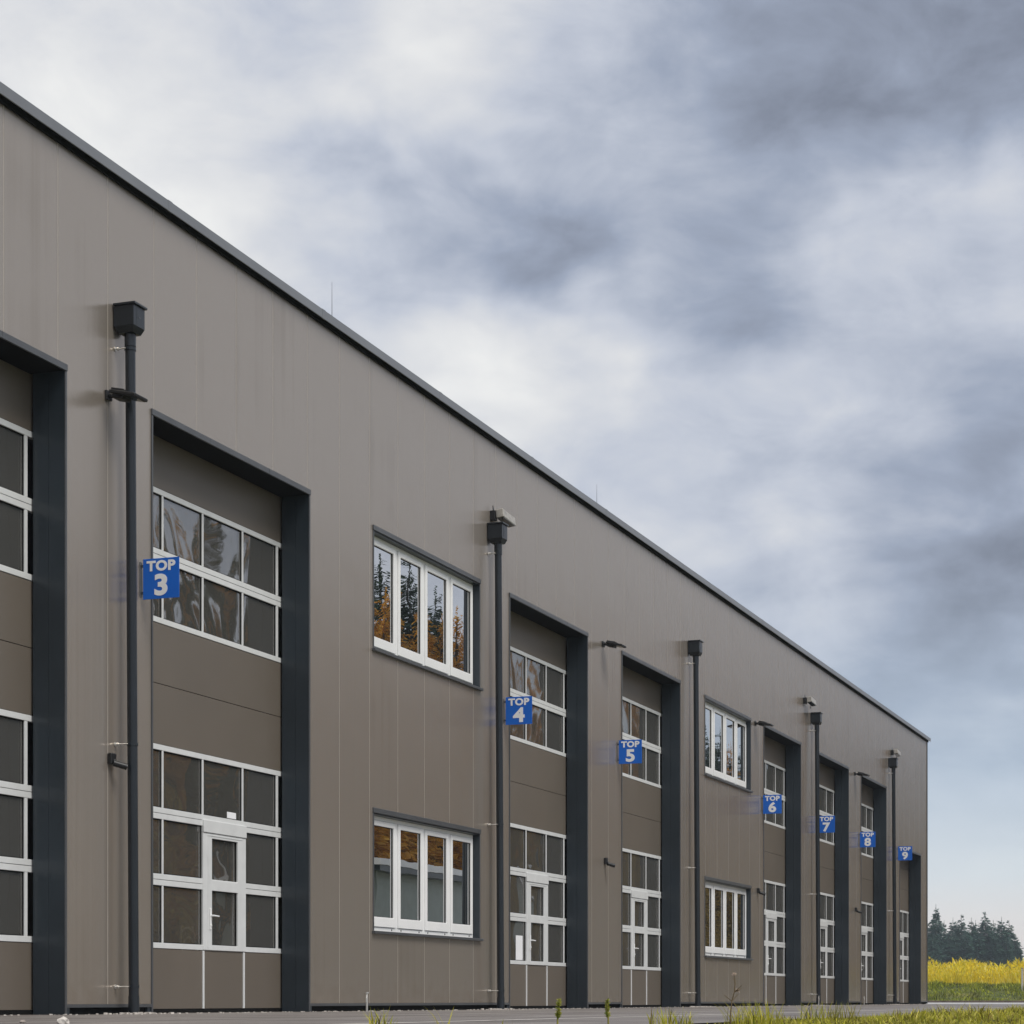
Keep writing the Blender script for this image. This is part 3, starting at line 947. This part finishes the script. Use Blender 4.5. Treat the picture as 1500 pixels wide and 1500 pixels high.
M_STONE = plain('pale_stone', (0.60, 0.56, 0.51), 0.85, vary=0.25, scale=25, bump=0.004, bscale=40)
M_STONE2 = plain('grey_stone', (0.30, 0.26, 0.23), 0.85, vary=0.3, scale=25, bump=0.004, bscale=40)
stone('stone', (12.15, -4.60, 0.018), 0.042, M_STONE, 'rounded pale stone lying on the asphalt at the bottom left', None, 1)
stone('stone', (12.6, -4.0, 0.008), 0.022, M_STONE2, 'small greyish stone on the asphalt, right of centre between two piers', 'small stones', 2)
stone('stone', (11.6, -4.2, 0.008), 0.022, M_STONE2, 'small greyish stone on the asphalt nearest the left edge', 'small stones', 3)
mb = MB()
for px in (20.65, 32.14, 44.09, 56.23, 67.6):
    for i in range(60):
        x, y = px + random.gauss(0, 0.25), -0.19 + random.gauss(0, 0.12)
        if y > -0.02: continue
        s = random.uniform(0.008, 0.022)
        a = random.random() * 3
        mb.box(-s, s, -s, s, 0, s, 0, Matrix.Translation((x, y, 0.001)) @ Matrix.Rotation(a, 4, 'Z'))
for i in range(700):
    x, y = random.uniform(10, 75), -abs(random.gauss(0, 0.25)) - 0.03
    s = random.uniform(0.004, 0.012)
    mb.box(-s, s, -s, s, 0, s, 0, Matrix.Translation((x, y, 0.001)) @ Matrix.Rotation(random.random() * 3, 4, 'Z'))
tag(mb.build('gravel', M_STONE), 'pale mortar crumbs and grit along the wall foot', 'gravel', kind='stuff')


# ------------------------------------------------------------------ plants
def blades(P, H, Wd, lean, seg=3, droop=0.5):
    """P (n,3) bases, H heights, Wd widths -> vertex and face arrays of bent grass blades"""
    n = len(P)
    a = rng.uniform(0, 2 * np.pi, n)
    dirv = np.stack([np.cos(a), np.sin(a)], 1)
    side = np.stack([-np.sin(a + rng.normal(0, .6, n)), np.cos(a)], 1)
    vs, fs = [], []
    V = np.zeros((n, 2 * seg + 1, 3))
    for k in range(seg + 1):
        t = k / seg
        off = lean * H * (t ** 2)
        cx = P[:, 0] + dirv[:, 0] * off; cy = P[:, 1] + dirv[:, 1] * off
        cz = P[:, 2] + H * (t - droop * lean * t * t * 0.5)
        w = Wd * (1 - t) ** 0.6 * 0.5
        if k < seg:
            V[:, 2 * k] = np.stack([cx - side[:, 0] * w, cy - side[:, 1] * w, cz], 1)
            V[:, 2 * k + 1] = np.stack([cx + side[:, 0] * w, cy + side[:, 1] * w, cz], 1)
        else:
            V[:, 2 * seg] = np.stack([cx, cy, cz], 1)
    m = 2 * seg + 1
    base = (np.arange(n) * m)[:, None]
    F = []
    for k in range(seg - 1):
        F.append(np.concatenate([base + 2 * k, base + 2 * k + 1, base + 2 * k + 3, base + 2 * k + 2], 1))
    T = np.concatenate([base + 2 * seg - 2, base + 2 * seg - 1, base + 2 * seg], 1)
    faces = [tuple(r) for q in F for r in q.tolist()] + [tuple(r) for r in T.tolist()]
    return V.reshape(-1, 3), faces


def blade_object(name, sets, mat, parent=None, loc=(0, 0, 0)):
    vs, fs, o = [], [], 0
    for V, F in sets:
        vs.append(V); fs += [tuple(i + o for i in f) for f in F] if o else F
        o += len(V)
    me = bpy.data.meshes.new(name)
    me.from_pydata(np.concatenate(vs).tolist(), [], fs)
    me.materials.append(mat)
    return link(name, me, parent, loc)


M_GRASS = leaf_mat('autumn_grass', [(0.22, 0.25, 0.02), (0.50, 0.47, 0.035), (0.66, 0.58, 0.07), (0.34, 0.37, 0.03), (0.74, 0.64, 0.16), (0.07, 0.09, 0.015), (0.30, 0.20, 0.06)], 0.35, patch=((0.20, 0.17, 0.03), 2.2))
M_BANK = leaf_mat('bank_grass', [(0.17, 0.23, 0.02), (0.38, 0.42, 0.035), (0.50, 0.50, 0.05), (0.05, 0.07, 0.016), (0.28, 0.34, 0.03)], 0.3, patch=((0.10, 0.10, 0.03), 0.9))
M_YELLOW = leaf_mat('yellow_stalks', [(0.92, 0.70, 0.02), (0.95, 0.79, 0.05), (0.86, 0.64, 0.02), (0.62, 0.52, 0.05), (0.95, 0.86, 0.30)], 0.4, patch=((0.72, 0.66, 0.06), 0.5))


def lawn():
    n = 60000
    x = rng.uniform(9.5, 75, n)
    e = -8.45 + np.array([0.16 * mnoise.noise(Vector((float(a) * 0.55, 3, 0))) + 0.08 * mnoise.noise(Vector((float(a) * 2.0, 9, 0))) for a in x])
    y = e - rng.uniform(0, 1, n) ** 1.25 * 2.1
    cl = np.array([mnoise.noise(Vector((float(a) * 0.7, float(b) * 1.6, 0))) for a, b in zip(x, y)])
    z = np.array([ground_z(float(a), float(b)) for a, b in zip(x, y)])
    near = np.clip((x - 10) / 6, 0.25, 1)
    h = (0.034 + 0.095 * np.clip(cl + 0.15, 0, 1.0)) * rng.uniform(0.5, 1.35, n) * near
    far = np.clip((x - 35) / 25, 0, 1)
    h *= 1 - 0.45 * far
    w = rng.uniform(0.006, 0.016, n)
    keep = rng.uniform(0, 1, n) < np.clip((x - 8.5) / 7, 0.12, 1)
    P = np.stack([x, y, z], 1)[keep]
    a = blades(P, h[keep] * 1.3, w[keep], rng.uniform(0.2, 1.1, keep.sum()))
    # broad weed leaves among the grass
    k = 16000
    i = rng.integers(0, len(P), k)
    b = blades(P[i] + rng.normal(0, 0.03, (k, 3)) * (1, 1, 0), h[keep][i] * rng.uniform(0.6, 1.2, k), rng.uniform(0.02, 0.045, k), rng.uniform(0.5, 1.4, k))
    tag(blade_object('grass', [a, b], M_GRASS), 'yellow-green rough grass along the near edge of the asphalt', 'grass', kind='stuff')


lawn()


def tuft(x, y, n, h, spread, label, name='grass_tuft', mat=M_GRASS, wd=0.008, lean=0.7):
    z = ground_z(x, y) + 0.03 if y > -8.4 else ground_z(x, y)
    P = np.stack([np.clip(rng.normal(0, spread, n), -1.3 * spread, 1.3 * spread), np.clip(rng.normal(0, spread, n), -1.3 * spread, 1.3 * spread), np.zeros(n)], 1)
    o = blade_object(name, [blades(P, h * rng.uniform(0.45, 1.0, n), np.full(n, wd) * rng.uniform(.6, 1.3, n), rng.uniform(0.1, lean, n), seg=4)], mat, None, (x, y, z))
    return tag(o, label, 'plant', 'single tufts and weeds at the asphalt edge')


def ground_at(px, dist_c):
    """a spot on the line dist_c metres to the side of the photographer, at that bearing"""
    b = math.atan((px - 750) / 3150)
    x = dist_c / math.tan(ALPHA - b)
    return x, CAM.y + dist_c


for px, c, n, h, sp, lab in ((556, 3.4, 60, 0.19, 0.035, 'yellow grass tuft at the bottom edge below the near white window'),
                             (650, 3.5, 8, 0.24, 0.012, 'few green grass blades at the bottom edge left of the second downpipe'),
                             (745, 3.4, 8, 0.14, 0.03, 'low sparse tuft at the bottom edge under the second downpipe'),
                             (300, 3.6, 7, 0.12, 0.012, 'thin grass blades at the bottom edge in front of the TOP 3 door'),
                             (985, 3.5, 120, 0.17, 0.09, 'bushy yellow-green tuft in front of the TOP 5 door'),
                             (1105, 3.4, 160, 0.22, 0.12, 'tall yellow-green tuft right of the dry stalk'),
                             (1215, 3.5, 150, 0.21, 0.16, 'broad yellow-green tuft in front of the TOP 7 door')):
    x, y = ground_at(px, c)
    tuft(x, y, n, h, sp, lab)

M_STALK = leaf_mat('dry_stalk', [(0.10, 0.07, 0.035), (0.16, 0.11, 0.05)], 0.1)
M_SEED = leaf_mat('seed_head', [(0.34, 0.33, 0.05), (0.22, 0.27, 0.03), (0.42, 0.36, 0.10)], 0.3)
M_PALE = leaf_mat('pale_flower', [(0.62, 0.50, 0.42), (0.52, 0.40, 0.30)], 0.2)


def weed(px, c, h, label, dry):
    x, y = ground_at(px, c)
    t = tag(empty('weed', (x, y, ground_z(x, y))), label, 'plant', 'single tufts and weeds at the asphalt edge')
    m = MB()
    pts = [Vector((0, 0, 0))]
    for i in range(6): pts.append(pts[-1] + Vector((random.gauss(0.003, 0.006), random.gauss(0, 0.005), h / 6)))
    for i in range(6): m.tube(pts[i], pts[i + 1], 0.006 * (1 - i * 0.1), 0.006 * (1 - (i + 1) * 0.1), n=6, caps=False)
    if dry:
        for i in (2, 3, 3, 4, 4, 5):
            a = random.random() * 6.28
            q = pts[i] + Vector((math.cos(a) * 0.05, math.sin(a) * 0.05, random.uniform(0.0, 0.05)))
            m.tube(pts[i], q, 0.003, 0.002, n=5)
    m.build('stem', M_STALK if dry else M_SEED, t)
    if dry:
        for p in (pts[6], pts[4] + Vector((0.012, -0.02, 0.01))):
            f = MB()
            for i in range(26):
                d = Vector((random.gauss(0, 1), random.gauss(0, 1), random.gauss(0.2, 0.8))).normalized()
                s = d.orthogonal().normalized() * 0.005
                f.add([p - s, p + s, p + d * 0.020], [(0, 1, 2)])
            f.build('flower_head', M_PALE, t)
    else:
        f = MB()
        for i in range(110):
            k = random.uniform(0.5, 1.0)
            p = Vector((0, 0, h * k)) + Vector((pts[5].x * k, pts[5].y * k, 0))
            r = 0.012 * (1.1 - k) + 0.004
            d = Vector((random.gauss(0, 1), random.gauss(0, 1), random.uniform(0.2, 1.2))).normalized()
            s = d.orthogonal().normalized() * 0.006
            f.add([p - s, p + s, p + d * (r + 0.012)], [(0, 1, 2)])
        f.build('seed_head', M_SEED, t)


weed(1070, 3.55, 0.36, 'tall dry stalk with pale flower heads below the far lower window', True)
weed(816, 3.5, 0.19, 'green seed spike at the bottom edge in front of the TOP 4 door', False)
weed(890, 3.5, 0.19, 'green seed spike at the bottom edge between the TOP 4 and TOP 5 doors', False)

# bank beyond the road, and the tall yellow growth on top of it
n = 30000
x = 112.4 + rng.uniform(0, 1, n) ** 0.8 * 16
y = rng.uniform(-9, 17, n)
z = np.array([ground_z(float(a), float(b)) for a, b in zip(x, y)])
cl = np.array([mnoise.noise(Vector((float(a) * 0.35, float(b) * 0.8, 5))) for a, b in zip(x, y)])
B1 = blades(np.stack([x, y, z], 1), (0.10 + 0.30 * np.clip(cl + .3, 0, 1)) * rng.uniform(.5, 1.3, n), rng.uniform(0.025, 0.06, n), rng.uniform(.3, 1.1, n))
tag(blade_object('bank_grass', [B1], M_BANK), 'green rough grass on the bank beyond the road', 'grass', kind='stuff')
n = 26000
x = rng.uniform(125, 140, n)
y = rng.uniform(-10, 22, n)
z = np.array([ground_z(float(a), float(b)) for a, b in zip(x, y)])
hh = np.array([1.0 + 0.95 * mnoise.noise(Vector((float(b) * 0.42, 7.3, 0))) + 0.25 * mnoise.noise(Vector((float(a) * 0.5, float(b) * 1.4, 2))) for a, b in zip(x, y)])
hh = np.clip(hh * 1.15, 0.85, 2.2) * np.clip(0.55 + (x - 125) / 7, 0, 1.05)
B2 = blades(np.stack([x, y, z - 0.05], 1), hh * rng.uniform(.55, 1.0, n), rng.uniform(0.03, 0.09, n), rng.uniform(.1, .55, n))
k = 22000
i = rng.integers(0, n, k)
P = np.stack([x, y, z + hh * rng.uniform(.5, .98, n)], 1)[i]
B3 = blades(P, rng.uniform(.08, .34, k), rng.uniform(.04, .10, k), rng.uniform(.4, 1.2, k))
tag(blade_object('yellow_growth', [B2, B3], M_YELLOW), 'tall bright yellow autumn growth on the bank below the wood', 'plants', kind='stuff')

t = tag(empty('marker_post', (118.2, CAM.y + 118.2 * math.tan(ALPHA - math.atan(747.5 / 3150)), 0.55)), 'slim pale marker post on the bank at the right edge', 'post')
MB().box(-0.05, 0.05, -0.05, 0.05, -0.2, 1.25, 0.01).build('post', M_STONE, t)
MB().box(-0.055, 0.055, -0.055, 0.055, 1.26, 1.32, 0.01).build('cap', M_STONE2, t)

# ------------------------------------------------------------------ trees
M_BARK = plain('bark', (0.075, 0.055, 0.042), 0.9, vary=0.3, scale=6)
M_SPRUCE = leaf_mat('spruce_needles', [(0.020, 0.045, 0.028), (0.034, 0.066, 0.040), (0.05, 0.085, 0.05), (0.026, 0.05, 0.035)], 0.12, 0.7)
M_FAR = leaf_mat('hazed_spruce_needles', [(0.036, 0.090, 0.068), (0.052, 0.115, 0.085), (0.075, 0.145, 0.10), (0.042, 0.098, 0.08)], 0.12, 0.7)  # lighter teal puts distance haze into the far needle colour
M_LARCH = leaf_mat('golden_larch_needles', [(0.60, 0.30, 0.03), (0.70, 0.38, 0.05), (0.48, 0.22, 0.025), (0.74, 0.46, 0.09)], 0.5, 0.7)
M_BROWN = leaf_mat('brown_leaves', [(0.50, 0.34, 0.08), (0.36, 0.25, 0.07), (0.60, 0.42, 0.10)], 0.45, 0.8)


def conifer_mesh(seed, H, width, n, mat, size=1.0):
    """a cone of drooping boughs: n needle sprays spread along boughs of random height and bearing"""
    rd = random.Random(seed)
    V, F = [], []
    boughs = max(60, n // 9)
    lobes = [rd.uniform(0.8, 1.2) for _ in range(24)]
    for b in range(boughs):
        t = 1 - rd.random() ** 0.62 * 0.97
        t = 0.02 + 0.98 * (0.75 * t + 0.25 * rd.random())
        z = t * H
        a = rd.uniform(0, 6.283)
        ln = (width * 0.5 * (1 - t) ** 0.8 * rd.uniform(0.62, 1.15) + 0.10) * lobes[int(t * 23)]
        droop = rd.uniform(0.1, 0.40) * ln if t < 0.85 else -0.35 * ln
        for s in range(9):
            k = 0.12 + 0.88 * rd.random() ** 0.7
            p = Vector((math.cos(a) * ln * k, math.sin(a) * ln * k, z - droop * k * k + rd.gauss(0, 0.05)))
            da = a + rd.gauss(0, 0.8)
            L_ = rd.uniform(0.45, 0.95) * (0.35 + 0.65 * (1 - t)) * size
            w = L_ * rd.uniform(0.16, 0.30)
            d = Vector((math.cos(da), math.sin(da), rd.uniform(-0.75, 0.2))).normalized()
            sd = d.cross(Vector((rd.gauss(0, .6), rd.gauss(0, .6), 1))).normalized() * w
            o = len(V)
            V += [p - d * 0.1, p + d * L_ * 0.45 + sd, p + d * L_, p + d * L_ * 0.45 - sd]
            F.append((o, o + 1, o + 2, o + 3))
    for i in range(30):                                     # leader at the top
        z = H * (0.93 + 0.07 * i / 30); a = rd.uniform(0, 6.283); L_ = 0.06 + 0.5 * (1 - z / H) * 6 * rd.random()
        d = Vector((math.cos(a), math.sin(a), 0.5)).normalized(); sd = d.orthogonal().normalized() * 0.05
        o = len(V); p = Vector((0, 0, z))
        V += [p - sd, p + sd, p + d * L_]; F.append((o, o + 1, o + 2))
    me = bpy.data.meshes.new('crown')
    me.from_pydata([tuple(v) for v in V], [], F)
    me.materials.append(mat)
    return me


def trunk_mesh(H, r):
    m = MB(); n = 5
    for i in range(n): m.tube((0, 0, H * i / n * 0.97), (0, 0, H * (i + 1) / n * 0.97), r * (1 - i / n) + 0.02, r * (1 - (i + 1) / n) + 0.02, n=8, caps=False)
    for i in range(14):
        z = H * (0.1 + 0.055 * i); a = i * 2.4
        m.tube((0, 0, z), (math.cos(a) * r * 6 * (1 - z / H), math.sin(a) * r * 6 * (1 - z / H), z + 0.1), r * 0.18, r * 0.06, n=5, caps=False)
    return m.mesh('trunk', M_BARK)


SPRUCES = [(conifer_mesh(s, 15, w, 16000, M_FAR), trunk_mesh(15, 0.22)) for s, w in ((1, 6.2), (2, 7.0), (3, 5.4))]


def tree(name, pair, loc, h, label, group, rz, wide=1.0):
    t = tag(empty(name, loc), label, 'tree', group)
    s = h / 15
    t.scale = (s * wide, s * wide, s); t.rotation_euler = (0, 0, rz)
    link('trunk', pair[1], t); link('crown', pair[0], t)
    return t


# the wood beyond the field: bearing px, top px, distance
far = [(1371, 1324, 350, 'tallest spruce of the wood, standing next to the corner of the hall', .85), (1359, 1352, 362, 'spruce of the wood half hidden by the corner of the hall', 1.0),
       (1383, 1348, 356, 'low spruce right of the tallest tree in the wood', .95), (1396, 1344, 352, 'third spruce top from the hall corner in the wood', 1.0),
       (1408, 1339, 348, 'pointed spruce left of the middle of the wood', 1.05), (1423, 1344, 358, 'slim spruce in the gap at the middle of the wood', .9),
       (1429, 1347, 364, 'slim spruce just right of the gap in the middle of the wood', .8), (1443, 1335, 350, 'second tallest spruce, right of the middle of the wood', 1.15),
       (1455, 1347, 360, 'low spruce right of the second tallest one', .95), (1467, 1343, 347, 'broad spruce near the right end of the wood', 1.1),
       (1478, 1347, 354, 'spruce second from the right end of the wood', 1.05), (1488, 1368, 350, 'short spruce at the right end of the wood', 1.1),
       (1390, 1366, 343, 'short dark spruce in front of the left half of the wood', 1.3), (1434, 1366, 342, 'short dark spruce in front of the middle of the wood', 1.4),
       (1458, 1368, 341, 'short dark spruce in front of the right half of the wood', 1.3), (1414, 1364, 341, 'short dark spruce in front of the pointed one in the wood', 1.3),
       (1366, 1368, 342, 'short dark spruce in front of the tallest tree', 1.3), (1474, 1372, 341, 'short dark spruce near the right end in front', 1.3)]
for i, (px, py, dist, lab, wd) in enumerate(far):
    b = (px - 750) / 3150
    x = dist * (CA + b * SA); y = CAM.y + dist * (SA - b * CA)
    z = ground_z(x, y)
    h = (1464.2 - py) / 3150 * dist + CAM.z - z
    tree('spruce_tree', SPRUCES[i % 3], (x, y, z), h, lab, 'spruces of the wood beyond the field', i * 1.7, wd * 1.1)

# trees and a low hall across the yard: out of the picture, seen mirrored in the panes
BIG = [(conifer_mesh(s, 15, w, 56000, M_SPRUCE, 0.40), trunk_mesh(15, 0.14)) for s, w in ((11, 5.0), (12, 4.3))]
LARCH = [(conifer_mesh(s, 15, w, 42000, M_LARCH, 0.34), trunk_mesh(15, 0.2)) for s, w in ((21, 4.2), (22, 5.0))]
SHRUB = [(conifer_mesh(31, 15, 11.0, 46000, M_BROWN, 0.45), trunk_mesh(15, 0.3))]
rd = random.Random(5)


def mirrored(kind, x, y, h):
    if kind == 'larch': tree('larch_tree', LARCH[int(x * 7) % 2], (x, y, -1.3), h, 'golden larch across the yard, seen only mirrored in the panes', 'mirrored larches', rd.random() * 6)
    else: tree('spruce_tree', BIG[int(x * 7) % 2], (x, y, -1.3), h, 'dark spruce across the yard, seen only mirrored in the panes', 'mirrored spruces', rd.random() * 6)


x = 58.0
while x < 290:
    if 84 < x < 103: x = 103.2
    larch = rd.random() < (0.85 if 103 < x < 140 else 0.25)
    h = rd.uniform(19.5, 22.3) if larch else rd.uniform(19.5, 22.8) if x < 84 else rd.uniform(18.5, 22.5)
    mirrored('larch' if larch else 'spruce', x, -27.0 + rd.gauss(0, 1.0), h)
    x += rd.uniform(1.8, 4.0) * (0.8 if 103 < x < 140 else 1 if x < 160 else 1.5)
for x, h in ((85.5, 20), (88.0, 21.5), (90.0, 21.8), (92.6, 20.4), (93.9, 22.8), (95.2, 20.0), (97.0, 21.6), (98.0, 20.6)): mirrored('spruce', x, -27.0 + rd.gauss(0, 0.4), h)
for x, h in ((85, 17.5), (86.8, 18), (89.0, 18.6), (91.4, 18.0), (92.9, 18.4), (94.8, 18.2), (96.2, 18.8), (98.9, 19.0), (99.8, 19.8), (100.9, 20.4), (102.0, 19.4)): mirrored('larch', x, -25.6 + rd.gauss(0, 0.3), h + 1.6)
x = 55.0
while x < 290:
    tree('autumn_tree', SHRUB[0], (x, (-32.5 if 60 < x < 96 else -23.0) + rd.gauss(0, 0.8), -1.3), rd.uniform(12, 16.5), 'brown autumn tree across the yard, seen only mirrored in the panes', 'mirrored autumn trees', rd.random() * 6)
    x += rd.uniform(3.0, 5.0) * (1 if x < 160 else 1.5)

low = tag(empty('low_hall', (69, -18, -0.1)), 'low grey hall across the yard, seen only mirrored in the lower near window', 'building')
M_GREY = plain('grey_green_render', (0.36, 0.40, 0.37), 0.7, vary=0.06)
MB().box(0, 17, -3.4, 0, -1.4, 4.75).build('wall', M_GREY, low)
MB().box(-0.4, 17.4, -3.7, 0.4, 4.751, 4.95).build('soffit', M_DARK, low)
MB().box(-0.45, 17.45, -3.75, 0.45, 4.951, 5.2).build('roof', M_WHITE, low)
for x in (3, 7.5, 12):
    MB().box(x, x + 2.4, 0.0, 0.03, 0.0, 2.6).build('gate', M_GREY, low)

# ------------------------------------------------------------------ air between here and the wood
hm = bpy.data.materials.new('haze_air'); hm.use_nodes = True
hm.node_tree.nodes.clear()
hv = hm.node_tree.nodes.new('ShaderNodeVolumePrincipled')
hv.inputs['Color'].default_value = (0.80, 0.90, 1.0, 1)
hv.inputs['Density'].default_value = 0.00038
ho = hm.node_tree.nodes.new('ShaderNodeOutputMaterial')
hm.node_tree.links.new(hv.outputs[0], ho.inputs['Volume'])
tag(MB().box(-1600, 2600, -1600, 1600, -4, 32).build('haze', hm), 'thin bluish haze in front of the far wood', 'haze', kind='stuff')
